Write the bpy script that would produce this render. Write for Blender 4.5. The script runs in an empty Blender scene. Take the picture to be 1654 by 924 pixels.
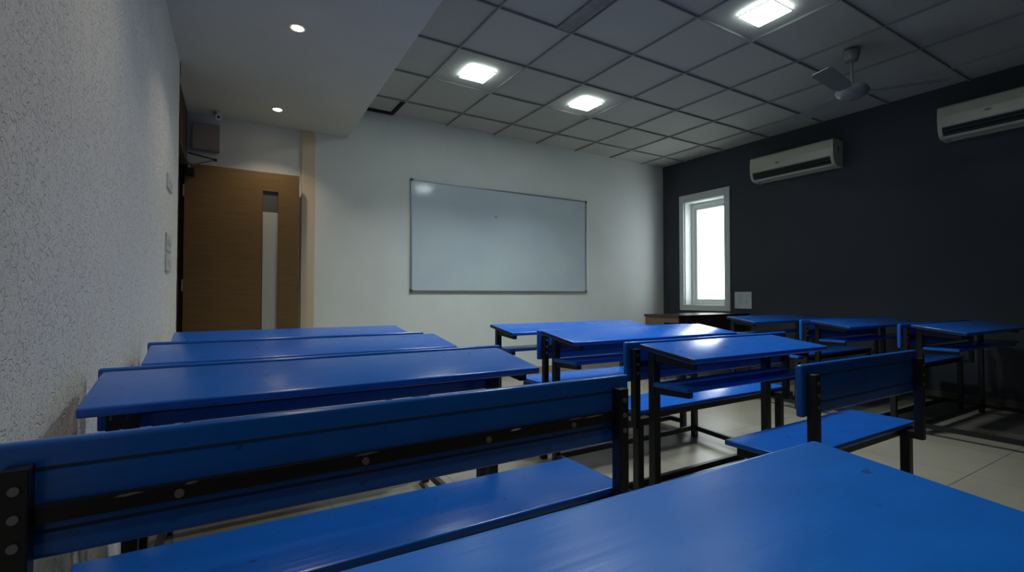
import bpy, bmesh, math, random
from mathutils import Vector, Matrix
random.seed(7)
sc = bpy.context.scene
COL = sc.collection
H = 0.956                       # eye height above the floor; z values measured from eye level are written H+z
D = 5.06                        # back wall
CX = 5.743                      # right wall
CZ = H + 1.918                  # suspended ceiling
SZ = H + 1.609                  # plaster soffit
SK = 0.031                      # the left wall and soffit run slightly askew
def lwx(y): return -0.340 + SK * y
def sfx(y): return 0.955 + 0.036 * y

# ------------------------------------------------------------------ camera
cam_d = bpy.data.cameras.new('camera'); cam = bpy.data.objects.new('camera', cam_d); COL.objects.link(cam)
cam_d.sensor_fit = 'HORIZONTAL'; cam_d.sensor_width = 36.0
cam_d.lens = 36.0 * 789.7 / 1654.0
cam_d.clip_start = 0.02; cam_d.clip_end = 100
yaw, pitch = 0.5477, 0.0217
cam.location = (0, 0, H)
cam.rotation_euler = (math.pi / 2 + pitch, 0, -yaw)
sc.camera = cam

# ------------------------------------------------------------------ world, exposure
sc.view_settings.view_transform = 'Standard'; sc.view_settings.look = 'None'
sc.view_settings.exposure = 0.0; sc.view_settings.gamma = 1.0; sc.view_settings.use_curve_mapping = False
w = bpy.data.worlds.new('daylight'); sc.world = w; w.use_nodes = True
bg = w.node_tree.nodes['Background']; bg.inputs[0].default_value = (0.93, 0.97, 1.0, 1); bg.inputs[1].default_value = 6.5
PANEL_W = 11.5; PANEL_E = 24.0; SPOT_W = 2.5

# ------------------------------------------------------------------ materials
def mat(name, col, rough=0.5, metal=0.0, spec=0.5, coat=0.0, noise=None, bump=None, emit=None):
    """noise = (scale, amount) tints the base colour; bump = (scale, strength, distance)"""
    m = bpy.data.materials.new(name); m.use_nodes = True
    nt = m.node_tree; b = nt.nodes['Principled BSDF']
    b.inputs['Base Color'].default_value = (*col, 1); b.inputs['Roughness'].default_value = rough
    b.inputs['Metallic'].default_value = metal; b.inputs['Specular IOR Level'].default_value = spec
    if coat: b.inputs['Coat Weight'].default_value = coat; b.inputs['Coat Roughness'].default_value = 0.12
    if emit: b.inputs['Emission Color'].default_value = (*emit[0], 1); b.inputs['Emission Strength'].default_value = emit[1]
    if noise or bump: tc = nt.nodes.new('ShaderNodeTexCoord')
    if noise:
        n = nt.nodes.new('ShaderNodeTexNoise'); n.inputs['Scale'].default_value = noise[0]; n.inputs['Detail'].default_value = 5
        nt.links.new(tc.outputs['Object'], n.inputs['Vector'])
        r = nt.nodes.new('ShaderNodeMapRange'); r.inputs[1].default_value = 0.3; r.inputs[2].default_value = 0.7
        r.inputs[3].default_value = 1 - noise[1]; r.inputs[4].default_value = 1 + noise[1] * 0.4
        nt.links.new(n.outputs['Fac'], r.inputs[0])
        v = nt.nodes.new('ShaderNodeVectorMath'); v.operation = 'SCALE'; v.inputs[0].default_value = col
        nt.links.new(r.outputs[0], v.inputs['Scale']); nt.links.new(v.outputs[0], b.inputs['Base Color'])
    if bump:
        n2 = nt.nodes.new('ShaderNodeTexNoise'); n2.inputs['Scale'].default_value = bump[0]; n2.inputs['Detail'].default_value = 4
        nt.links.new(tc.outputs['Object'], n2.inputs['Vector'])
        bp = nt.nodes.new('ShaderNodeBump'); bp.inputs['Strength'].default_value = bump[1]; bp.inputs['Distance'].default_value = bump[2]
        nt.links.new(n2.outputs['Fac'], bp.inputs['Height']); nt.links.new(bp.outputs[0], b.inputs['Normal'])
    return m

def blue_paint(name, scuff=1.0, rough=0.22, g=1.08, sp=0.5, k=0.86):
    """enamelled blue board with a few dark scuffs and chips"""
    m = mat(name, (0.008, 0.14, 0.62), rough=rough, spec=sp)
    nt = m.node_tree; b = nt.nodes['Principled BSDF']; tc = nt.nodes.new('ShaderNodeTexCoord')
    gm = nt.nodes.new('ShaderNodeMapping'); gm.inputs['Scale'].default_value = (2.0, 60.0, 60.0); nt.links.new(tc.outputs['Object'], gm.inputs[0])
    gn = nt.nodes.new('ShaderNodeTexNoise'); gn.inputs['Scale'].default_value = 1.0; gn.inputs['Detail'].default_value = 3; nt.links.new(gm.outputs[0], gn.inputs['Vector'])
    bp = nt.nodes.new('ShaderNodeBump'); bp.inputs['Strength'].default_value = 0.35; bp.inputs['Distance'].default_value = 0.002
    nt.links.new(gn.outputs['Fac'], bp.inputs['Height']); nt.links.new(bp.outputs[0], b.inputs['Normal'])
    n = nt.nodes.new('ShaderNodeTexNoise'); n.inputs['Scale'].default_value = 9; n.inputs['Detail'].default_value = 6
    mp = nt.nodes.new('ShaderNodeMapping'); mp.inputs['Scale'].default_value = (1.0, 2.2, 1)
    nt.links.new(tc.outputs['Object'], mp.inputs[0]); nt.links.new(mp.outputs[0], n.inputs['Vector'])
    r = nt.nodes.new('ShaderNodeValToRGB'); r.color_ramp.elements[0].position = 0.25; r.color_ramp.elements[1].position = 0.75
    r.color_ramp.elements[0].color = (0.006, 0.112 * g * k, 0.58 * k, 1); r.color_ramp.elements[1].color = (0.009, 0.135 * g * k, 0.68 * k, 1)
    nt.links.new(n.outputs['Fac'], r.inputs[0])
    vo = nt.nodes.new('ShaderNodeTexNoise'); vo.inputs['Scale'].default_value = 26; vo.inputs['Detail'].default_value = 2
    nt.links.new(tc.outputs['Object'], vo.inputs['Vector'])
    r2 = nt.nodes.new('ShaderNodeValToRGB'); r2.color_ramp.elements[0].position = 0.705; r2.color_ramp.elements[1].position = 0.74
    r2.color_ramp.elements[0].color = (0, 0, 0, 1); r2.color_ramp.elements[1].color = (scuff * .6,) * 3 + (1,)
    nt.links.new(vo.outputs['Fac'], r2.inputs[0])
    mx = nt.nodes.new('ShaderNodeMix'); mx.data_type = 'RGBA'; mx.inputs['B'].default_value = (0.02, 0.03, 0.07, 1)
    nt.links.new(r2.outputs[0], mx.inputs['Factor']); nt.links.new(r.outputs[0], mx.inputs['A'])
    nt.links.new(mx.outputs['Result'], b.inputs['Base Color'])
    return m

BLUE = blue_paint('blue_enamel')
MATTE_BRIGHT = blue_paint('worn_blue_enamel_brightened', rough=0.32, g=1.08, sp=0.4, k=1.48)  # worn and matte; blue also brightened to carry light on the nearest top
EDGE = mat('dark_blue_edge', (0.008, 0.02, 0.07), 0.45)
GROOVE = mat('worn_dark_groove', (0.007, 0.035, 0.11), 0.6)
IRON = mat('black_painted_steel', (0.008, 0.009, 0.012), 0.38, bump=(80, 0.15, 0.001))
BOLT = mat('dull_steel', (0.22, 0.23, 0.25), 0.45, metal=0.6)
WORN = mat('bare_wood_wear', (0.25, 0.16, 0.09), 0.6)
WHITE_WALL = mat('white_wall_paint', (0.70, 0.74, 0.72), 0.7, noise=(2.5, 0.05), bump=(60, 0.15, 0.002))
CREAM = mat('cream_tone', (0.66, 0.55, 0.40), 0.6, noise=(3, 0.06))
NAVY = mat('charcoal_navy_paint', (0.048, 0.055, 0.068), 0.75, noise=(1.6, 0.10), bump=(70, 0.12, 0.002))
SOFFIT = mat('white_plaster_soffit', (0.60, 0.60, 0.55), 0.8, noise=(3, 0.04))
PVC = mat('white_upvc', (0.66, 0.70, 0.68), 0.5)
BRONZE = mat('dark_laminate', (0.030, 0.020, 0.015), 0.25, noise=(8, 0.2))
BROWN = mat('brown_laminate', (0.13, 0.075, 0.045), 0.35, noise=(8, 0.2))
ALU = mat('brushed_aluminium', (0.42, 0.44, 0.46), 0.35, metal=0.8)
GREYP = mat('grey_plastic', (0.16, 0.18, 0.19), 0.5)
ACW = mat('cream_appliance_plastic', (0.54, 0.54, 0.43), 0.3)
LOUV = mat('dark_louvre', (0.03, 0.03, 0.03), 0.4)
DARKP = mat('black_plastic', (0.006, 0.006, 0.008), 0.4)
SWITCH = mat('white_switch_plastic', (0.62, 0.66, 0.66), 0.35)
FAN = mat('white_fan_enamel', (0.24, 0.25, 0.25), 0.25)
FANB = mat('grey_fan_blade', (0.20, 0.21, 0.20), 0.5)
BOXM = mat('pinkish_grey_matte', (0.33, 0.28, 0.27), 0.7)
GRID = mat('ceiling_grid_bar', (0.32, 0.325, 0.30), 0.95)
SLOT_SHADE = mat('painted_slot_shade', (0.006, 0.006, 0.006), 0.9)
BROWNP = mat('brown_raw_timber', (0.055, 0.035, 0.022), 0.8, noise=(12, 0.35))

def wood():
    m = mat('oak_veneer', (0.36, 0.19, 0.07), 0.42)
    nt = m.node_tree; b = nt.nodes['Principled BSDF']; tc = nt.nodes.new('ShaderNodeTexCoord')
    mp = nt.nodes.new('ShaderNodeMapping'); mp.inputs['Scale'].default_value = (1.2, 1, 28)
    n = nt.nodes.new('ShaderNodeTexNoise'); n.inputs['Scale'].default_value = 3.0; n.inputs['Detail'].default_value = 6
    r = nt.nodes.new('ShaderNodeValToRGB'); r.color_ramp.elements[0].position = 0.3; r.color_ramp.elements[1].position = 0.7
    r.color_ramp.elements[0].color = (0.130, 0.074, 0.024, 1); r.color_ramp.elements[1].color = (0.180, 0.107, 0.038, 1)
    nt.links.new(tc.outputs['Object'], mp.inputs[0]); nt.links.new(mp.outputs[0], n.inputs['Vector'])
    nt.links.new(n.outputs['Fac'], r.inputs[0]); nt.links.new(r.outputs[0], b.inputs['Base Color'])
    return m
OAK = wood()

def glass(name, col, rough=0.0):
    m = bpy.data.materials.new(name); m.use_nodes = True; nt = m.node_tree
    b = nt.nodes['Principled BSDF']; b.inputs['Base Color'].default_value = (*col, 1)
    b.inputs['Roughness'].default_value = rough; b.inputs['Transmission Weight'].default_value = 1.0; b.inputs['IOR'].default_value = 1.45
    return m
GLASS = bpy.data.materials.new('clear_thin_glass'); GLASS.use_nodes = True
_n = GLASS.node_tree; _n.nodes.clear()
_o = _n.nodes.new('ShaderNodeOutputMaterial'); _m = _n.nodes.new('ShaderNodeMixShader'); _t = _n.nodes.new('ShaderNodeBsdfTransparent'); _g = _n.nodes.new('ShaderNodeBsdfGlossy')
_t.inputs[0].default_value = (0.96, 0.98, 0.98, 1); _g.inputs['Roughness'].default_value = 0.02; _m.inputs[0].default_value = 0.07
_n.links.new(_t.outputs[0], _m.inputs[1]); _n.links.new(_g.outputs[0], _m.inputs[2]); _n.links.new(_m.outputs[0], _o.inputs[0])
FROST = mat('frosted_film', (0.42, 0.44, 0.40), 0.35)
DARK_PANE = mat('dark_pane', (0.10, 0.105, 0.10), 0.12)

def board_mat():
    m = mat('whiteboard_enamel', (0.60, 0.70, 0.745), 0.11, spec=0.5)
    nt = m.node_tree; b = nt.nodes['Principled BSDF']; tc = nt.nodes.new('ShaderNodeTexCoord')
    n = nt.nodes.new('ShaderNodeTexNoise'); n.inputs['Scale'].default_value = 1.6; n.inputs['Detail'].default_value = 3
    r = nt.nodes.new('ShaderNodeValToRGB'); r.color_ramp.elements[0].position = 0.3; r.color_ramp.elements[1].position = 0.7
    r.color_ramp.elements[0].color = (0.50, 0.59, 0.67, 1); r.color_ramp.elements[1].color = (0.56, 0.66, 0.70, 1)
    nt.links.new(tc.outputs['Object'], n.inputs['Vector']); nt.links.new(n.outputs['Fac'], r.inputs[0])
    nt.links.new(r.outputs[0], b.inputs['Base Color'])
    return m
BOARD = board_mat()

def stucco():
    """rough trowelled plaster: real relief through bump, short scratches and pits"""
    m = mat('rough_white_plaster', (0.77, 0.79, 0.79), 0.8)
    nt = m.node_tree; b = nt.nodes['Principled BSDF']; tc = nt.nodes.new('ShaderNodeTexCoord')
    n1 = nt.nodes.new('ShaderNodeTexNoise'); n1.inputs['Scale'].default_value = 34; n1.inputs['Detail'].default_value = 3; n1.inputs['Distortion'].default_value = 2.2
    n2 = nt.nodes.new('ShaderNodeTexNoise'); n2.inputs['Scale'].default_value = 75; n2.inputs['Detail'].default_value = 3; n2.inputs['Distortion'].default_value = 2.5
    for n in (n1, n2): nt.links.new(tc.outputs['Object'], n.inputs['Vector'])
    r = nt.nodes.new('ShaderNodeMapRange'); r.inputs[1].default_value = 0.34; r.inputs[2].default_value = 0.46; nt.links.new(n1.outputs['Fac'], r.inputs[0])
    r3 = nt.nodes.new('ShaderNodeMapRange'); r3.inputs[1].default_value = 0.36; r3.inputs[2].default_value = 0.5; nt.links.new(n2.outputs['Fac'], r3.inputs[0])
    a = nt.nodes.new('ShaderNodeMath'); a.operation = 'ADD'; nt.links.new(r.outputs[0], a.inputs[0])
    s = nt.nodes.new('ShaderNodeMath'); s.operation = 'MULTIPLY'; s.inputs[1].default_value = 0.3
    nt.links.new(r3.outputs[0], s.inputs[0]); nt.links.new(s.outputs[0], a.inputs[1])
    bp = nt.nodes.new('ShaderNodeBump'); bp.inputs['Strength'].default_value = 1.0; bp.inputs['Distance'].default_value = 0.003
    nt.links.new(a.outputs[0], bp.inputs['Height']); nt.links.new(bp.outputs[0], b.inputs['Normal'])
    return m
STUCCO = stucco()

def floor_mat():
    m = mat('cream_vitrified_tile', (0.42, 0.38, 0.30), 0.32)
    nt = m.node_tree; b = nt.nodes['Principled BSDF']; tc = nt.nodes.new('ShaderNodeTexCoord')
    mp = nt.nodes.new('ShaderNodeMapping'); mp.inputs['Location'].default_value = (0.13, 0.22, 0)
    br = nt.nodes.new('ShaderNodeTexBrick'); br.offset = 0; br.inputs['Scale'].default_value = 1.0
    br.inputs['Brick Width'].default_value = 0.6; br.inputs['Row Height'].default_value = 0.6
    br.inputs['Mortar Size'].default_value = 0.0022; br.inputs['Mortar Smooth'].default_value = 0.0
    br.inputs['Color1'].default_value = (0.35, 0.325, 0.255, 1); br.inputs['Color2'].default_value = (0.33, 0.305, 0.24, 1)
    br.inputs['Mortar'].default_value = (0.10, 0.09, 0.07, 1)
    nt.links.new(tc.outputs['Object'], mp.inputs[0]); nt.links.new(mp.outputs[0], br.inputs['Vector'])
    n = nt.nodes.new('ShaderNodeTexNoise'); n.inputs['Scale'].default_value = 3; n.inputs['Detail'].default_value = 6
    nt.links.new(tc.outputs['Object'], n.inputs['Vector'])
    mx = nt.nodes.new('ShaderNodeMix'); mx.data_type = 'RGBA'; mx.blend_type = 'MULTIPLY'; mx.inputs['Factor'].default_value = 0.35
    nt.links.new(br.outputs['Color'], mx.inputs['A']); nt.links.new(n.outputs['Fac'], mx.inputs['B'])
    nt.links.new(mx.outputs['Result'], b.inputs['Base Color'])
    return m
FLOOR = floor_mat()

def ceil_mat():
    """mineral fibre tiles 61.5 cm square; each tile a slightly different off-white"""
    m = mat('mineral_fibre_tile', (0.46, 0.47, 0.47), 0.9, bump=(120, 0.25, 0.002))
    nt = m.node_tree; b = nt.nodes['Principled BSDF']; tc = nt.nodes.new('ShaderNodeTexCoord')
    mp = nt.nodes.new('ShaderNodeMapping'); s = 1 / 0.6154
    mp.inputs['Location'].default_value = (-1.605 * s + 10, -2.7955 * s + 10, 0); mp.inputs['Scale'].default_value = (s, s, 0)
    nt.links.new(tc.outputs['Object'], mp.inputs[0])
    fl = nt.nodes.new('ShaderNodeVectorMath'); fl.operation = 'FLOOR'; nt.links.new(mp.outputs[0], fl.inputs[0])
    wn = nt.nodes.new('ShaderNodeTexWhiteNoise'); nt.links.new(fl.outputs[0], wn.inputs['Vector'])
    r = nt.nodes.new('ShaderNodeMapRange'); r.inputs[3].default_value = 0.93; r.inputs[4].default_value = 1.06
    nt.links.new(wn.outputs['Value'], r.inputs[0])
    v = nt.nodes.new('ShaderNodeVectorMath'); v.operation = 'SCALE'; v.inputs[0].default_value = (0.41, 0.42, 0.385)
    nt.links.new(r.outputs[0], v.inputs['Scale']); nt.links.new(v.outputs[0], b.inputs['Base Color'])
    return m
TILE = ceil_mat()
LED = mat('led_diffuser', (0.9, 0.95, 1.0), 0.4, emit=((0.88, 0.99, 0.98), PANEL_E))
WARM = mat('warm_led_lens', (1, 0.95, 0.8), 0.4, emit=((1.0, 0.80, 0.52), 30.0))
WARM_RING = mat('downlight_trim_ring', (0.75, 0.72, 0.66), 0.4)

# ------------------------------------------------------------------ mesh helpers
class MB:
    def __init__(s): s.bm = bmesh.new()
    def box(s, x0, x1, y0, y1, z0, z1, bev=0.0, seg=2, M=None):
        t = bmesh.new()
        vs = [t.verts.new((x, y, z)) for x in (x0, x1) for y in (y0, y1) for z in (z0, z1)]
        for f in ((0, 1, 3, 2), (4, 6, 7, 5), (0, 4, 5, 1), (2, 3, 7, 6), (0, 2, 6, 4), (1, 5, 7, 3)): t.faces.new([vs[i] for i in f])
        bmesh.ops.recalc_face_normals(t, faces=t.faces)
        if bev: bmesh.ops.bevel(t, geom=list(t.edges), offset=bev, segments=seg, affect='EDGES', profile=0.6)
        if M is not None: bmesh.ops.transform(t, matrix=M, verts=t.verts)
        s._add(t); return s
    def prism(s, pts, axis, a0, a1, bev=0.0):
        """extrude a polygon (in the two other axes) along axis"""
        t = bmesh.new()
        def mk(p, a):
            l = list(p); l.insert(axis, a); return t.verts.new(l)
        A = [mk(p, a0) for p in pts]; B = [mk(p, a1) for p in pts]
        t.faces.new(A); t.faces.new(B[::-1])
        n = len(pts)
        for i in range(n): t.faces.new((A[i], B[i], B[(i + 1) % n], A[(i + 1) % n]))
        bmesh.ops.recalc_face_normals(t, faces=t.faces)
        if bev: bmesh.ops.bevel(t, geom=list(t.edges), offset=bev, segments=2, affect='EDGES')
        s._add(t); return s
    def cyl(s, p0, p1, r0, r1=None, n=20, caps=True):
        r1 = r0 if r1 is None else r1
        p0, p1 = Vector(p0), Vector(p1); d = p1 - p0
        t = bmesh.new(); bmesh.ops.create_cone(t, cap_ends=caps, segments=n, radius1=r0, radius2=r1, depth=d.length)
        bmesh.ops.transform(t, matrix=Matrix.Translation((p0 + p1) / 2) @ d.to_track_quat('Z', 'Y').to_matrix().to_4x4(), verts=t.verts)
        s._add(t); return s
    def lathe(s, prof, n=28, M=None):
        t = bmesh.new(); rings = []
        for r, z in prof:
            rings.append([t.verts.new((r * math.cos(2 * math.pi * i / n), r * math.sin(2 * math.pi * i / n), z)) for i in range(n)])
        for a, b in zip(rings, rings[1:]):
            for i in range(n): t.faces.new((a[i], a[(i + 1) % n], b[(i + 1) % n], b[i]))
        t.faces.new(rings[0][::-1]); t.faces.new(rings[-1])
        bmesh.ops.recalc_face_normals(t, faces=t.faces)
        if M is not None: bmesh.ops.transform(t, matrix=M, verts=t.verts)
        s._add(t); return s
    def _add(s, t):
        me = bpy.data.meshes.new('t'); t.to_mesh(me); t.free(); s.bm.from_mesh(me); bpy.data.meshes.remove(me)
    def build(s, name, m, parent=None, smooth=False, loc=None):
        me = bpy.data.meshes.new(name); s.bm.to_mesh(me); s.bm.free(); me.materials.append(m)
        o = bpy.data.objects.new(name, me); COL.objects.link(o)
        if parent: o.parent = parent
        if loc: o.location = loc
        if smooth:
            for p in me.polygons: p.use_smooth = True
            try: me.set_sharp_from_angle(angle=math.radians(38))
            except Exception: pass
        return o

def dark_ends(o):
    """the short end faces of the boards take the near-black edge material"""
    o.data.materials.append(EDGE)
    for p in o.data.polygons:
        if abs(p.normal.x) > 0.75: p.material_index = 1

def thing(name, label, cat, loc=(0, 0, 0), group=None, rotz=0.0):
    o = bpy.data.objects.new(name, None); COL.objects.link(o); o.location = loc; o.rotation_euler = (0, 0, rotz)
    o.empty_display_size = 0.1
    o['label'] = label; o['category'] = cat
    if group: o['group'] = group
    return o
def struct(o, label=None, cat=None):
    o['kind'] = 'structure'
    if label: o['label'] = label
    if cat: o['category'] = cat
    return o

# ------------------------------------------------------------------ room shell
YR = -1.7                                                   # rear wall, behind the camera
OY0, OY1 = 4.02, 4.97                                       # door opening in the left wall
OZ = H + 1.15
WY0, WY1, WZ0, WZ1 = 4.03, 4.68, H - 0.118, H + 1.338       # window opening
struct(MB().box(-1.7, CX + 0.3, YR - 0.2, D + 0.2, -0.12, 0).build('floor', FLOOR), 'glossy cream square floor tiles with thin dark joints', 'floor')

c = MB()                                                    # closed ceiling tiles; the corner slot's darkness is put on as strips
c.box(lwx(0) - 0.3, CX + 0.3, YR - 0.2, D + 0.2, CZ + 0.02, CZ + 0.14)
ceil = struct(c.build('ceiling', TILE), 'suspended ceiling of off-white square tiles in a thin grid', 'ceiling')
g = MB()
x = 1.605
xs = [1.605 + 0.6152 * i for i in range(-1, 8)]
ys = [2.7955 + 0.6156 * j for j in range(-8, 4)]
for x in xs:
    if x < CX - 0.05: g.box(x - 0.005, x + 0.005, YR, D, CZ + 0.004, CZ + 0.0205)
for y in ys:
    if y > YR + 0.05: g.box(0.95, CX, y - 0.005, y + 0.005, CZ + 0.003, CZ + 0.0205)
g.build('grid_bar', GRID, ceil)
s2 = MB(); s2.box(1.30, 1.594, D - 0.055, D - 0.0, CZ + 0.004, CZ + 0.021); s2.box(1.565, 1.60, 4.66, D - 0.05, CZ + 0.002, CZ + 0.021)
s2.build('slot_shade_strip', SLOT_SHADE, ceil)  # black strips paint the shade of the gap onto the ceiling
s3 = MB(); s3.box(2.075, 2.20, 1.66, 2.786, CZ + 0.004, CZ + 0.021)
s3.build('narrow_patch_panel', mat('grey_patch_board', (0.24, 0.25, 0.25), 0.8, noise=(14, 0.3)), ceil)

bw = MB(); bw.box(0.83, CX, D, D + 0.2, 0, CZ + 0.1)
bw.box(-0.45, 0.83, D + 0.022, D + 0.2, 0, CZ + 0.1)
struct(bw.build('wall_back', WHITE_WALL), 'white painted wall carrying the whiteboard', 'wall')
struct(MB().box(0.71, 0.832, D - 0.004, D + 0.03, 0, SZ, 0.003).build('trim_1', CREAM), 'cream vertical strip at the wall edge beside the door', 'trim')  # strip in a warmer cream colour than the wall
rw = MB()
rw.box(CX, CX + 0.26, YR, WY0, 0, CZ + 0.1); rw.box(CX, CX + 0.26, WY1, D + 0.2, 0, CZ + 0.1)
rw.box(CX, CX + 0.26, WY0, WY1, 0, WZ0); rw.box(CX, CX + 0.26, WY0, WY1, WZ1, CZ + 0.1)
struct(rw.build('wall_right', NAVY), 'dark charcoal painted wall with the window', 'wall')
struct(MB().box(-1.7, CX + 0.3, YR - 0.2, YR, 0, CZ + 0.1).build('wall_rear', NAVY), 'dark wall at the rear of the room', 'wall')

# left wall: slightly askew, ends in a ragged plaster edge at the door opening
def askew(mb, y0, y1, z0, z1, th=0.22, off=0.0):
    return mb.prism([(lwx(y0) + off, y0), (lwx(y1) + off, y1), (lwx(y1) - th, y1), (lwx(y0) - th, y0)], 2, z0, z1)
lw = MB(); askew(lw, YR, OY0, 0, CZ + 0.1); 
struct(lw.build('wall_left', STUCCO), 'rough textured white plaster wall with scratches', 'wall')
lh = MB(); askew(lh, OY0, D + 0.1, OZ, CZ + 0.1, off=-0.03)
struct(lh.build('trim_2', BROWNP), 'raw brown panel above the door opening', 'trim')
ed = MB(); rnd = random.Random(3)
z = 0.0
while z < SZ:                                               # broken plaster edge exposing brown backing
    dz = rnd.uniform(0.03, 0.09); t = rnd.uniform(0.010, 0.034)
    askew(ed, OY0 - t * 0.5, OY0 + 0.012, z, min(SZ, z + dz), th=0.10, off=rnd.uniform(0.0005, 0.0045)); z += dz
struct(ed.build('trim_3', BROWNP), 'chipped brown edge of the plaster wall at the door opening', 'trim')
# door frame lining of the opening
fr = MB()
fr.prism([(lwx(OY1) - 0.005, 4.968), (lwx(OY1) - 0.005, 5.03), (lwx(OY1) - 0.2, 5.03), (lwx(OY1) - 0.2, 4.968)], 2, 0, OZ)
askew(fr, OY0 + 0.014, OY1, OZ - 0.045, OZ, th=0.2, off=-0.012)
DOOR_FRAME = fr.build('door_frame', BROWNP)
# corridor beyond the opening
co = MB(); co.box(-1.7, -1.6, 2.6, D + 0.4, 0, CZ); co.box(-1.7, lwx(3) - 0.2, 2.5, 2.6, 0, CZ); co.box(-1.7, -0.44, D + 0.022, D + 0.12, 0, CZ)
co.box(-1.7, lwx(3) - 0.2, 2.5, D + 0.1, CZ, CZ + 0.1)
struct(co.build('wall_corridor', WHITE_WALL), 'corridor wall seen through the open doorway', 'wall')

# soffit: lowered flat plaster ceiling on the left
sf = MB(); sf.prism([(lwx(YR) - 0.1, YR), (sfx(YR), YR), (sfx(D + 0.03), D + 0.03), (lwx(D + 0.03) - 0.1, D + 0.03)], 2, SZ, CZ + 0.05)
struct(sf.build('ceiling_soffit', SOFFIT), 'smooth white lowered ceiling along the left wall', 'ceiling')
# skirting
struct(MB().box(0.83, CX - 0.012, D - 0.012, D, 0, 0.085, 0.002).build('baseboard_back', mat('tan_skirting_tile', (0.34, 0.31, 0.24), 0.3)), 'tan tile skirting below the whiteboard wall', 'skirting')
struct(MB().box(CX - 0.012, CX, YR, D, 0, 0.085, 0.002).build('baseboard_right', mat('dark_skirting_tile', (0.09, 0.085, 0.07), 0.35)), 'dark tile skirting along the charcoal wall', 'skirting')

# ------------------------------------------------------------------ window
wn = struct(MB().prism([(WY0 - 0.085, WZ0 - 0.078), (WY1 + 0.08, WZ0 - 0.078), (WY1 + 0.08, WZ1 + 0.105), (WY0 - 0.085, WZ1 + 0.105)], 0, CX - 0.001, CX - 0.0005).build('window_1', PVC),
            'narrow tall window in a white frame', 'window')
me = wn.data; me.clear_geometry()
bm = bmesh.new(); bm.from_mesh(me); bm.free()
def ring(mb, x0, x1, yo0, yo1, zo0, zo1, yi0, yi1, zi0, zi1, bev=0.003):
    mb.box(x0, x1, yo0, yi0, zo0, zo1, bev); mb.box(x0, x1, yi1, yo1, zo0, zo1, bev)
    mb.box(x0, x1, yi0 - 0.001, yi1 + 0.001, zo0, zi0, bev); mb.box(x0, x1, yi0 - 0.001, yi1 + 0.001, zi1, zo1, bev)
casing = MB(); ring(casing, CX - 0.014, CX + 0.02, 3.95, 4.755, H - 0.193, H + 1.443, WY0, WY1, WZ0, WZ1)
tmp = casing; tmp.bm.to_mesh(me); tmp.bm.free()
rv = MB()                                                    # reveal lining
e = 0.004
WZT = WZ1
rv.box(CX + 0.018, CX + 0.20, WY0 - 0.0, WY0 + e, WZ0, WZT); rv.box(CX + 0.018, CX + 0.20, WY1 - e, WY1, WZ0, WZT)
rv.box(CX + 0.018, CX + 0.20, WY0, WY1, WZ0, WZ0 + e); rv.box(CX + 0.018, CX + 0.20, WY0, WY1, WZT - e, WZT)
rv.build('window_reveal', PVC, wn)
fm = MB(); ring(fm, CX + 0.15, CX + 0.21, WY0 + e, WY1 - e, WZ0 + e, WZT - e, WY0 + 0.05, WY1 - 0.05, WZ0 + 0.05, WZT - 0.06)
fm.build('window_frame', PVC, wn)
sh = MB(); ring(sh, CX + 0.165, CX + 0.20, WY0 + 0.048, WY1 - 0.048, WZ0 + 0.048, WZT - 0.058, WY0 + 0.085, WY1 - 0.09, WZ0 + 0.085, WZT - 0.10)
sh.build('window_sash', PVC, wn)
MB().box(CX + 0.180, CX + 0.184, WY0 + 0.08, WY1 - 0.085, WZ0 + 0.08, WZT - 0.095).build('window_pane', GLASS, wn)

# ------------------------------------------------------------------ ceiling lights
def panel(x, y, label):
    t = thing('ceiling_light', label, 'light', (x, y, CZ), 'square LED ceiling panels')
    hs = 0.115
    f = MB(); ring(f, 0, 0.008, -hs - .006, hs + .006, -hs - .006, hs + .006, -hs, hs, -hs, hs, 0.002)
    bmesh.ops.transform(f.bm, matrix=Matrix(((0, 1, 0, 0), (0, 0, 1, 0), (-1, 0, 0, 0.004), (0, 0, 0, 1))), verts=f.bm.verts)
    f.build('frame', PVC, t)
    MB().box(-hs, hs, -hs, hs, -0.006, 0.003).build('diffuser', LED, t)
    ld = bpy.data.lights.new('panel_light', 'AREA'); ld.shape = 'SQUARE'; ld.size = 0.22; ld.energy = PANEL_W; ld.color = (0.88, 0.97, 0.98)
    ld.spread = math.radians(112)
    lo = bpy.data.objects.new('panel_glow', ld); COL.objects.link(lo); lo.parent = t; lo.location = (0, 0, -0.012)
panel(1.925, 3.73, 'square white LED panel nearest the lowered ceiling, leftmost of the three')
panel(3.15, 3.75, 'square white LED panel above the right edge of the whiteboard, smallest looking')
panel(3.165, 1.90, 'large looking square white LED panel at the top edge of the view')
panel(1.925, 1.90, 'square white LED panel beside the large looking one, just above the view')
def downlight(x, y, label):
    t = thing('recessed_downlight', label, 'light', (x, y, SZ), 'warm round downlights')
    MB().lathe([(0.030, 0.002), (0.034, -0.003), (0.044, -0.004), (0.048, -0.001), (0.048, 0.003)]).build('trim_ring', WARM_RING, t, smooth=True)
    MB().lathe([(0.030, 0.001), (0.031, -0.004), (0.026, -0.0065), (0.012, -0.0075)]).build('lens', WARM, t, smooth=True)
    ld = bpy.data.lights.new('spot_light', 'AREA'); ld.shape = 'DISK'; ld.size = 0.06; ld.energy = SPOT_W; ld.color = (1.0, 0.84, 0.62); ld.spread = math.radians(110)
    lo = bpy.data.objects.new('spot_glow', ld); COL.objects.link(lo); lo.parent = t; lo.location = (0, 0, -0.012)
downlight(0.41, 3.14, 'round warm downlight in the lowered ceiling, the nearer and larger looking one')
downlight(0.37, 1.67, 'round warm downlight in the lowered ceiling above the third left desk, outside the view')
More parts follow.
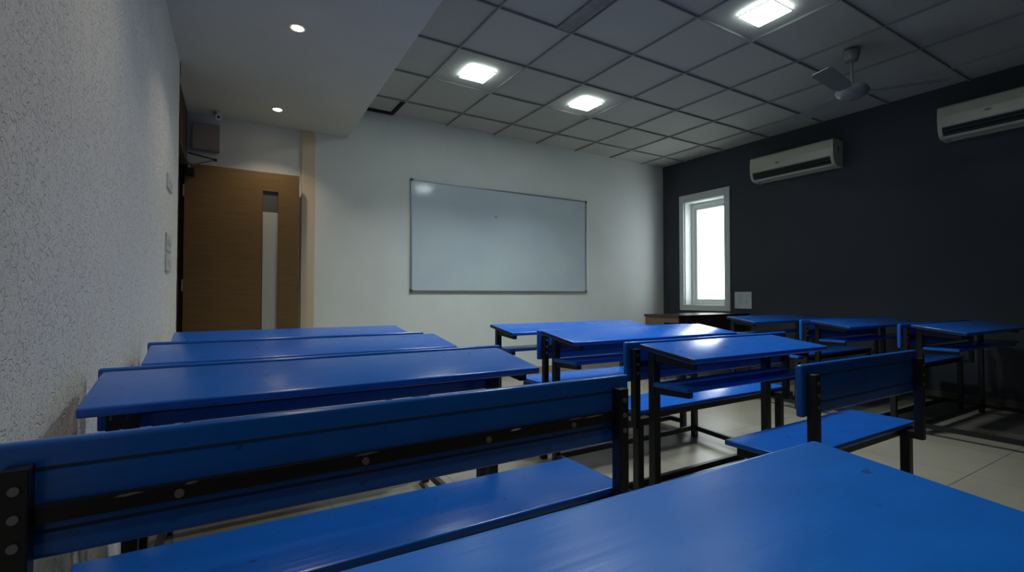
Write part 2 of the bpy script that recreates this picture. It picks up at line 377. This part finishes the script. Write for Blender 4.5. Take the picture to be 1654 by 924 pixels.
downlight(0.33, 0.20, 'unseen round warm downlight, added above the nearest desk to brighten it')  # added lamp that lifts the light on the nearest desk top
downlight(0.45, 4.61, 'round warm downlight in the lowered ceiling close to the door')

# ------------------------------------------------------------------ whiteboard
wb = thing('whiteboard', 'large whiteboard with a thin aluminium frame on the white back wall', 'whiteboard', (1.797, D, H + 0.055))
L, W = 2.445, 1.218
MB().box(0.008, L - 0.008, -0.016, -0.002, 0.008, W - 0.008).build('writing_surface', BOARD, wb)
f = MB()
for a in ((0, L, 0, 0.016), (0, L, W - 0.016, W)): f.box(a[0], a[1], -0.024, 0, a[2], a[3], 0.003)
for a in ((0, 0.016), (L - 0.016, L)): f.box(a[0], a[1], -0.024, 0, 0, W, 0.003)
f.build('frame', ALU, wb)
for (x, z) in ((0, 0), (L, 0), (0, W), (L, W)):
    sx = 1 if x == 0 else -1; sz = 1 if z == 0 else -1
    xa, xb = sorted((x - sx * 0.003, x + sx * 0.032)); za, zb = sorted((z - sz * 0.003, z + sz * 0.032))
    q = MB(); q.box(xa, xb, -0.027, -0.0005, *sorted((z - sz * .003, z + sz * .019)), 0.004); q.box(*sorted((x - sx * .003, x + sx * .019)), -0.027, -0.0005, za, zb, 0.004)
    q.build('corner_cap', GREYP, wb)
ms = MB()
rr = random.Random(5)
ms.cyl((1.055, -0.0162, 0.889), (1.055, -0.0168, 0.889), 0.012, n=10)
ms.box(1.04, 1.075, -0.0168, -0.0162, 0.892, 0.898)
ms.build('marker_smudge', mat('marker_smudge_ink', (0.22, 0.25, 0.28), 0.7), wb)
s4 = MB()
for k in range(3): s4.box(2.30, 2.30 + 0.03 + 0.012 * k, -0.0168, -0.0162, 1.145 - 0.016 * k, 1.148 - 0.016 * k)
s4.build('faint_pen_marks', mat('faint_blue_ink', (0.30, 0.36, 0.48), 0.7), wb)

# ------------------------------------------------------------------ door leaf, open in front of the back wall
DY = 4.925
dr = struct(thing('door_1', 'open oak veneer door with a narrow vertical glass slot', 'door', (-0.222, DY, 0)))
DOOR_FRAME.parent = dr; DOOR_FRAME.location = (0.222, -DY, 0)
DW, DH, TH = 0.895, H + 1.128, 0.036
gx0, gx1, gz1, gz0 = 0.588, 0.720, H + 0.96, 0.32
d = MB()
d.box(0, gx0, 0, TH, 0.008, DH, 0.0015); d.box(gx1, DW, 0, TH, 0.008, DH, 0.0015)
d.box(gx0 - .0005, gx1 + .0005, 0.0002, TH - 0.0002, 0.008, gz0); d.box(gx0 - .0005, gx1 + .0005, 0.0002, TH - 0.0002, gz1, DH - 0.0002)
d.build('door_panel', OAK, dr)
bd = MB()
for x in (gx0, gx1 - 0.004): bd.box(x, x + 0.004, -0.002, TH, gz0, gz1)
bd.box(gx0, gx1, -0.002, TH, gz0, gz0 + 0.004); bd.box(gx0, gx1, -0.002, TH, gz1 - 0.004, gz1)
bd.build('glazing_bead', BROWN, dr)
MB().box(gx0 + .003, gx1 - .003, 0.014, 0.02, gz0 + .003, H + 0.768).build('frosted_glass', FROST, dr)
MB().box(gx0 + .003, gx1 - .003, 0.014, 0.02, H + 0.768, gz1 - .003).build('dark_glass', DARK_PANE, dr)  # upper part of the glass slot in a darker colour
for zz in (0.25, 1.05, 1.85): MB().cyl((-0.006, 0.006, zz - 0.05), (-0.006, 0.006, zz + 0.05), 0.007, n=12).build('hinge', ALU, dr)
ch = MB().box(0.005, 0.075, -0.05, -0.001, DH - 0.11, DH - 0.045, 0.006).build('door_closer', DARKP, dr)
a = MB(); a.cyl((0.03, -0.03, DH - 0.03), (0.225, -0.17, DH + 0.012), 0.006, n=10); a.cyl((0.03, -0.03, DH - 0.05), (0.03, -0.03, DH - 0.02), 0.01, n=12)
a.build('closer_arm', ALU, ch)
a = MB(); a.cyl((0.225, -0.17, DH + 0.014), (0.03, -0.19, DH + 0.04), 0.007, n=10); a.cyl((0.225, -0.17, DH), (0.225, -0.17, DH + 0.022), 0.01, n=12)
a.build('closer_link', DARKP, ch)
# flat pinkish grey box, and camera, on the wall above the door
bx = thing('wall_box', 'flat pinkish grey box on the wall above the door', 'box', (-0.178, D + 0.022, H + 1.285))
MB().box(0, 0.208, -0.05, 0, 0, 0.235, 0.003).build('case', BOXM, bx)
MB().box(0.006, 0.202, -0.053, -0.0495, 0.008, 0.227, 0.002).build('lid', BOXM, bx)
cc = thing('security_camera', 'small white security camera under the lowered ceiling above the door', 'camera', (0.005, 4.95, SZ))
MB().lathe([(0.030, 0), (0.030, -0.008), (0.012, -0.012), (0.012, -0.018)], 20).build('mount', SWITCH, cc, smooth=True)
dirv = Vector((0.3, -1, -0.42)).normalized(); p0 = Vector((0, 0, -0.036)) - dirv * 0.035
o = MB().cyl(p0, p0 + dirv * 0.085, 0.023, 0.025).build('camera_body', SWITCH, cc, smooth=True)
MB().cyl(p0 + dirv * 0.086, p0 + dirv * 0.089, 0.012).build('camera_lens', DARKP, o)

# ------------------------------------------------------------------ switch plates
def plate_left(y0, y1, z0, z1, label, knobs):
    t = thing('switch_plate', label, 'switch', (lwx((y0 + y1) / 2), (y0 + y1) / 2, z0), 'switch plates on the rough wall', -math.atan(SK))
    hw = (y1 - y0) / 2
    MB().box(-0.004, 0.010, -hw, hw, 0, z1 - z0, 0.003).build('plate', SWITCH, t)
    n = knobs
    for k in range(n):
        yy = -hw + 0.02 + (2 * hw - 0.04) * (k + 0.5) / n
        MB().box(0.009, 0.014, yy - 0.012, yy + 0.012, (z1 - z0) * .35, (z1 - z0) * .65, 0.002).build('rocker', SWITCH, t)
plate_left(3.36, 3.58, H + 0.62, H + 0.70, 'upper small white switch plate on the rough left wall beside the door', 3)
plate_left(3.34, 3.56, H + 0.26, H + 0.36, 'long white switch board at mid height on the rough left wall', 4)
plate_left(3.34, 3.56, H + 0.145, H + 0.245, 'lowest white socket plate on the rough left wall under the long switch board', 2)
t = thing('socket_board', 'square white socket and switch board on the charcoal wall right of the window', 'switch', (CX, 3.772, H - 0.153))
MB().box(-0.011, 0.0, -0.116, 0.116, 0, 0.213, 0.004).build('plate', SWITCH, t)
for k in range(4): MB().box(-0.016, -0.0105, -0.09 + 0.045 * k, -0.055 + 0.045 * k, 0.145, 0.185, 0.002).build('rocker', SWITCH, t)
for yy in (-0.05, 0.03):
    s_ = MB().box(-0.0135, -0.0105, yy - 0.03, yy + 0.03, 0.06, 0.125, 0.003).build('socket', SWITCH, t)
    hq = MB(); [hq.cyl((-0.0132, yy + a, 0.092 + b), (-0.0142, yy + a, 0.092 + b), 0.005, n=10) for a, b in ((0, 0.016), (-.012, -.012), (.012, -.012))]
    hq.build('pin_hole', DARKP, s_)
MB().box(-0.016, -0.0105, 0.065, 0.1, 0.02, 0.055, 0.002).build('rocker', SWITCH, t)

# ------------------------------------------------------------------ air conditioners
def aircon(y0, y1, ztop, label):
    """y0 = end nearer the camera, y1 = far end"""
    t = thing('air_conditioner', label, 'air conditioner', (CX, (y0 + y1) / 2, ztop), 'wall mounted air conditioners')
    h = (y1 - y0) / 2
    prof = [(0, 0), (-0.19, -0.004), (-0.205, -0.02), (-0.212, -0.10), (-0.208, -0.185), (-0.203, -0.19), (-0.06, -0.225), (-0.04, -0.235), (-0.035, -0.285), (0, -0.285)]
    body = MB(); body.prism(prof, 1, -h + 0.03, h - 0.03); body.build('body', ACW, t)
    cap = [(0, 0), (-0.185, -0.001), (-0.204, -0.018), (-0.212, -0.10), (-0.206, -0.20), (-0.185, -0.255), (-0.15, -0.282), (-0.11, -0.29), (0, -0.29)]
    for s in (-1, 1):
        e_ = MB(); a, b = sorted((s * h, s * (h - 0.032))); e_.prism(cap, 1, a, b, 0.003); e_.build('end_cap', ACW, t, smooth=True)
    MB().cyl((-0.2075, -h + 0.034, -0.186), (-0.2075, h - 0.034, -0.186), 0.0055, n=16).build('trim_strip', mat('glossy_strip', (0.55, 0.58, 0.6), 0.08, metal=0.7), t)
    MB().prism([(-0.207, -0.1885), (-0.06, -0.224), (-0.10, -0.275), (-0.178, -0.258), (-0.197, -0.225)], 1, -h + 0.036, h - 0.036).build('outlet', DARKP, t)
    for k, (xa, za) in enumerate(((-0.206, -0.208), (-0.197, -0.236))):
        lv = MB(); lv.prism([(xa, za), (xa - 0.004, za - 0.003), (xa + 0.022, za - 0.017), (xa + 0.026, za - 0.014)], 1, -h + 0.04, h - 0.04); lv.build('louvre', LOUV, t)
    MB().prism([(-0.172, -0.264), (-0.155, -0.283), (-0.11, -0.289), (-0.10, -0.278)], 1, -h + 0.03, h - 0.03).build('bottom_lip', ACW, t)
    bg_ = MB(); bg_.cyl((-0.2115, 0.13, -0.125), (-0.2145, 0.13, -0.125), 0.016, n=20)
    bmesh.ops.scale(bg_.bm, vec=(1, 1.5, 0.55), space=Matrix.Translation((0, -0.13, 0.125)), verts=bg_.bm.verts)
    bg_.build('badge', GREYP, t)
    q = MB(); q.cyl((-0.10, -h - 0.001, -0.09), (-0.10, -h + 0.002, -0.09), 0.014, n=16); q.cyl((-0.10, -h - 0.001, -0.12), (-0.10, -h + 0.002, -0.12), 0.010, n=16); q.build('side_mark', DARKP, t)
aircon(2.60, 3.535, H + 1.672, 'cream split air conditioner high on the charcoal wall, just right of the window')
aircon(0.80, 1.735, H + 1.70, 'white split air conditioner at the right edge of the view, nearest the camera')

# ------------------------------------------------------------------ ceiling fan
fx, fy = 4.24, 1.85
t = thing('ceiling_fan', 'white three blade ceiling fan at rest below the tiles near the charcoal wall', 'fan', (fx, fy, CZ))
MB().lathe([(0.012, -0.09), (0.045, -0.075), (0.058, -0.02), (0.058, 0.0)], 24).build('canopy', FAN, t, smooth=True)
MB().cyl((0, 0, -0.06), (0, 0, -0.27), 0.010).build('rod', FAN, t)
MB().lathe([(0.03, -0.375), (0.075, -0.365), (0.105, -0.34), (0.115, -0.315), (0.10, -0.29), (0.05, -0.27), (0.02, -0.262)], 28).build('motor', FAN, t, smooth=True)
for k in range(3):
    an = math.radians(66 + 120 * k)
    M = Matrix.Rotation(an, 4, 'Z') @ Matrix.Translation((0, 0, -0.325)) @ Matrix.Rotation(math.radians(10), 4, 'X')
    b = MB(); b.prism([(0.13, -0.045), (0.20, -0.062), (0.57, -0.066), (0.60, -0.05), (0.60, 0.05), (0.57, 0.066), (0.20, 0.062), (0.13, 0.045)], 2, -0.002, 0.002)
    bmesh.ops.transform(b.bm, matrix=M, verts=b.bm.verts); bl = b.build('blade', FANB, t)
    b = MB(); b.box(0.09, 0.22, -0.014, 0.014, 0.002, 0.006, M=M); b.build('blade_bracket', FAN, bl)

# ------------------------------------------------------------------ teacher's table below the window
tx0, tx1, ty0, ty1, tz = 4.40, 5.715, 3.67, 4.18, H - 0.208
t = thing('teachers_table', 'dark brown table with a shiny top standing below the window', 'table', (tx0, ty0, 0))
lx, ly = tx1 - tx0, ty1 - ty0
MB().box(0, lx, 0, ly, tz - 0.025, tz, 0.002).build('table_top', BRONZE, t)
MB().box(0.012, 0.03, ly * 0.42, ly - 0.01, 0, tz - 0.025).build('side_panel', BROWN, t)
MB().box(0.012, 0.03, 0.012, ly * 0.42, tz - 0.085, tz - 0.025).build('apron', BROWN, t)
MB().box(lx - 0.03, lx - 0.012, 0.012, ly - 0.01, 0, tz - 0.025).build('side_panel', BROWN, t)
MB().box(0.03, lx - 0.03, 0.012, 0.03, 0.14, tz - 0.025).build('modesty_panel', BRONZE, t)
MB().box(0.012, 0.05, 0.012, 0.05, 0, tz - 0.085).build('leg', BRONZE, t)

# ------------------------------------------------------------------ desks
P = 0.029          # square steel tube
PD = 0.034         # desk posts are a slightly heavier tube
def desk(xl, xr, yf, label, hf=0.195, hn=0.236, depth=0.30, inset=0.05, rot=0.0, shelf=True, top=None, inr=0.07, group='blue school desks with attached benches', seatpart=None, base=0.36, category='desk'):
    """yf = far (post) edge of the top, which slopes down towards the sitter (towards -y).
    seatpart = arguments of the bench joined to this desk by floor rails, on the sitter's side"""
    t = thing('school_desk', label, category, (xl, yf, 0), group, rot)
    Lx = xr - xl; zf = H - hf; zn = H - hn
    a = math.atan2(zf - zn, depth)
    M = Matrix.Translation((0, 0, zf)) @ Matrix.Rotation(a, 4, 'X')
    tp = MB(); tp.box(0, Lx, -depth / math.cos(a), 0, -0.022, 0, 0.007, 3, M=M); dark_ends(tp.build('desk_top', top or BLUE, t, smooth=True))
    tz_ = lambda y: zf + y * math.tan(a)          # y negative
    posts = (inset, Lx - inr - PD)
    for x0 in posts:
        MB().box(x0, x0 + PD, -PD - 0.012, -0.012, 0, tz_(-0.03) - 0.024, 0.002).build('post', IRON, t)
        br = MB(); y1, y0 = -0.04, -depth + 0.045
        br.prism([(y1, tz_(y1) - 0.023), (y0, tz_(y0) - 0.023), (y0, tz_(y0) - 0.054), (y1, tz_(y1) - 0.065)], 0, x0 + 0.004, x0 + PD - 0.004); br.build('top_bracket', IRON, t)
        if shelf:
            sb = MB(); sb.prism([(y1, zf - 0.172), (y0 + 0.02, zf - 0.172), (y0 + 0.02, zf - 0.196), (y1, zf - 0.205)], 0, x0 + 0.004, x0 + PD - 0.004); sb.build('shelf_bracket', IRON, t)
    MB().box(posts[0] + PD, posts[1], -PD - 0.008, -PD + 0.014, 0.045, 0.075, 0.002).build('cross_rail', IRON, t)
    if shelf:
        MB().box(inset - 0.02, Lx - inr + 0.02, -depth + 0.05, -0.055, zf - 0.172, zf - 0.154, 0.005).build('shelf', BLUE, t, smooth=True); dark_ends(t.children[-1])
    if seatpart: bench(t, xl, yf, posts, **seatpart)
    else:
        for x0 in posts:
            MB().box(x0 + 0.003, x0 + PD - 0.003, -base, -PD - 0.013, 0.045, 0.075, 0.002).build('side_rail', IRON, t)
            MB().box(x0, x0 + PD, -base - PD, -base, 0, 0.075, 0.002).build('foot', IRON, t)
    return t

def bench(t, ox, oy, dposts, xl, xr, yb, ht=0.193, hb=None, sx0=None, sx1=None, zs=0.503, post_in=0.022, post_in_r=None, seat_depth=0.265, y_off=0.045, rail=True, worn=False):
    """yb = near face of the backrest board; the seat lies beyond it (towards +y)"""
    before = set(t.children)
    Lx = xr - xl; hb = hb or ht + 0.168
    sa = (sx0 if sx0 is not None else xl + 0.03) - xl; sb = (sx1 if sx1 is not None else xr + 0.03) - xl
    zt, zb, z5 = H - ht, H - hb, H - zs
    bk = MB(); bk.box(0, Lx, 0, 0.022, zb, zt, 0.008, 3); bo = bk.build('backrest', BLUE, t, smooth=True)
    for zz in (zt - 0.038, zb + 0.038):
        MB().box(0.02, Lx - 0.02, -0.0005, 0.002, zz - 0.0025, zz + 0.0025).build('groove_line', GROOVE, bo)
    x_s = (post_in, Lx - (post_in_r if post_in_r is not None else post_in) - P)
    for k, x0 in enumerate(x_s):
        po = MB().box(x0, x0 + P, -P - 0.001, -0.001, z5 - 0.05, zt - 0.028, 0.002).build('back_post', IRON, t)
        for zz in (zt - 0.055, zt - 0.092, zt - 0.129):
            MB().cyl((x0 + P * .5, -P - 0.001, zz), (x0 + P * .5, -P - 0.0045, zz), 0.006, n=12).build('bolt', BOLT, po)
    if rail:
        rz = zt - 0.098
        ra = MB().box(x_s[0] + P, x_s[1], -0.012, -0.0005, rz - 0.013, rz + 0.013, 0.002).build('back_rail', IRON, t)
        for k in range(4):
            xx = x_s[0] + (x_s[1] - x_s[0]) * (0.178, 0.437, 0.672, 0.88)[k]
            MB().cyl((xx, -0.012, rz - .002), (xx, -0.0155, rz - .002), 0.0065, n=12).build('bolt', BOLT, ra)
        if worn:
            for (xx, w_, zz, m_) in ((1.035, 0.06, rz + 0.0105, WORN), (0.985, 0.05, rz + 0.0115, BOLT), (0.83, 0.028, rz + 0.0095, CREAM), (0.16, 0.035, rz + 0.009, GREYP), (0.245, 0.018, rz + 0.011, GREYP), (0.50, 0.045, rz + 0.0105, BOLT)):
                c_ = MB(); c_.prism([(xx, zz - .0015), (xx + w_ * .4, zz - .0025), (xx + w_, zz), (xx + w_ * .7, zz + .0018), (xx + w_ * .2, zz + .001)], 1, -0.0124, -0.0119); c_.build('paint_chip', m_, ra)
            for (xx, zz) in ((0.985, zt - 0.026), (0.99, zt - 0.135), (1.01, zt - 0.14), (1.03, zt - 0.128), (1.04, zt - 0.142)):
                c_ = MB(); c_.prism([(xx, zz - .003), (xx + .003, zz - .002), (xx + .002, zz + .004), (xx + .0005, zz + .006), (xx - .002, zz + .001)], 1, -0.0006, 0.001); c_.build('paint_chip', GREYP, bo)
    y0 = y_off; y1 = y0 + seat_depth
    MB().box(sa, sb, y0, y1, z5 - 0.02, z5, 0.006, 3).build('seat', BLUE, t, smooth=True)
    la, lb = sa + 0.012, sb - 0.012 - PD
    for x0, dx in ((la, dposts[0]), (lb, dposts[1])):
        MB().box(x0, x0 + PD, y0 + 0.008, y0 + 0.008 + PD, 0, z5 - 0.021, 0.002).build('leg', IRON, t)
        MB().box(x0 + 0.002, x0 + P - 0.002, y0 + 0.038, y1 - 0.04, z5 - 0.05, z5 - 0.021, 0.002).build('seat_rail', IRON, t)
        # floor rail running forward to the desk's own post
        d0 = dx + ox - xl; ye = oy - PD - 0.013 - yb
        q = MB(); q.prism([(x0 + 0.003, y0 + 0.043), (x0 + P - 0.003, y0 + 0.043), (d0 + P - 0.003, ye), (d0 + 0.003, ye)], 2, 0.045, 0.075); q.build('side_rail', IRON, t)
    for x0, x1 in ((x_s[0], la), (x_s[1], lb)):
        MB().box(min(x0, x1), max(x0, x1) + P, -0.002, y0 + 0.014, z5 - 0.05, z5 - 0.022, 0.002).build('post_bracket', IRON, t)
    MB().box(la + P, lb, y0 + 0.016, y0 + 0.044, z5 - 0.05, z5 - 0.021, 0.002).build('seat_rail', IRON, t)
    MB().box(la + P, lb, y0 + 0.125, y0 + 0.150, 0.045, 0.075, 0.002).build('cross_rail', IRON, t)
    for c_ in t.children:
        if c_ not in before: c_.location = (xl - ox, yb - oy, 0)

B = dict
# left column
desk(-0.185, 1.065, 3.27, 'long blue desk with bench on the left, farthest one, standing before the oak door', inr=0.04,
     seatpart=B(xl=-0.235, xr=0.985, yb=2.545))
desk(-0.215, 1.000, 2.44, 'long blue desk with bench on the left, middle one of three beyond the near backrest', inr=0.04,
     seatpart=B(xl=-0.262, xr=0.977, yb=1.690, sx0=-0.2, sx1=0.96))
desk(-0.245, 0.934, 1.640, 'near left blue desk joined to the large bolted backrest seen from behind', depth=0.29, shelf=False, inr=0.022,
     seatpart=B(xl=-0.280, xr=0.912, yb=0.920, ht=0.200, hb=0.363, sx0=-0.22, sx1=0.945, post_in=0.045, post_in_r=0.030, zs=0.50, seat_depth=0.255, worn=True))
desk(-0.27, 0.702, 0.372, 'nearest blue desk whose worn top fills the bottom of the view', depth=0.31, hn=0.226, rot=-0.012, top=MATTE_BRIGHT, group='blue school desks with attached benches')
# middle column
desk(1.66, 2.98, 3.02, 'blue desk with bench in the middle, farthest one, in front of the whiteboard', inset=0.035,
     seatpart=B(xl=1.590, xr=2.890, yb=2.315, sx0=1.645, sx1=2.93))
desk(1.565, 2.915, 2.26, 'blue desk with bench in mid room, second from whiteboard, daylight glare on right end', hf=0.189, hn=0.232, inset=0.07,
     seatpart=B(xl=1.490, xr=2.690, yb=1.515, sx0=1.60, sx1=2.765))
desk(1.510, 2.460, 1.462, 'short blue desk with a free-standing looking backrest at right centre, glare on its left half', hf=0.195, hn=0.231, depth=0.275, inset=0.04, inr=0.085,
     seatpart=B(xl=1.568, xr=2.425, yb=0.835, ht=0.215, hb=0.378, sx0=1.575, sx1=2.485, zs=0.513, rail=False, seat_depth=0.25, y_off=0.03))
# right column
desk(4.32, 5.62, 3.02, 'dim blue desk with bench along the charcoal wall, farthest one, beside the brown table',
     seatpart=B(xl=4.18, xr=5.50, yb=2.225))
desk(4.22, 5.55, 2.18, 'dim blue desk with bench along the charcoal wall, the middle one of three',
     seatpart=B(xl=4.12, xr=5.45, yb=1.515))
desk(4.16, 5.50, 1.47, 'dim blue desk along the charcoal wall, nearest one, at the right edge of view',
     base=0.80)
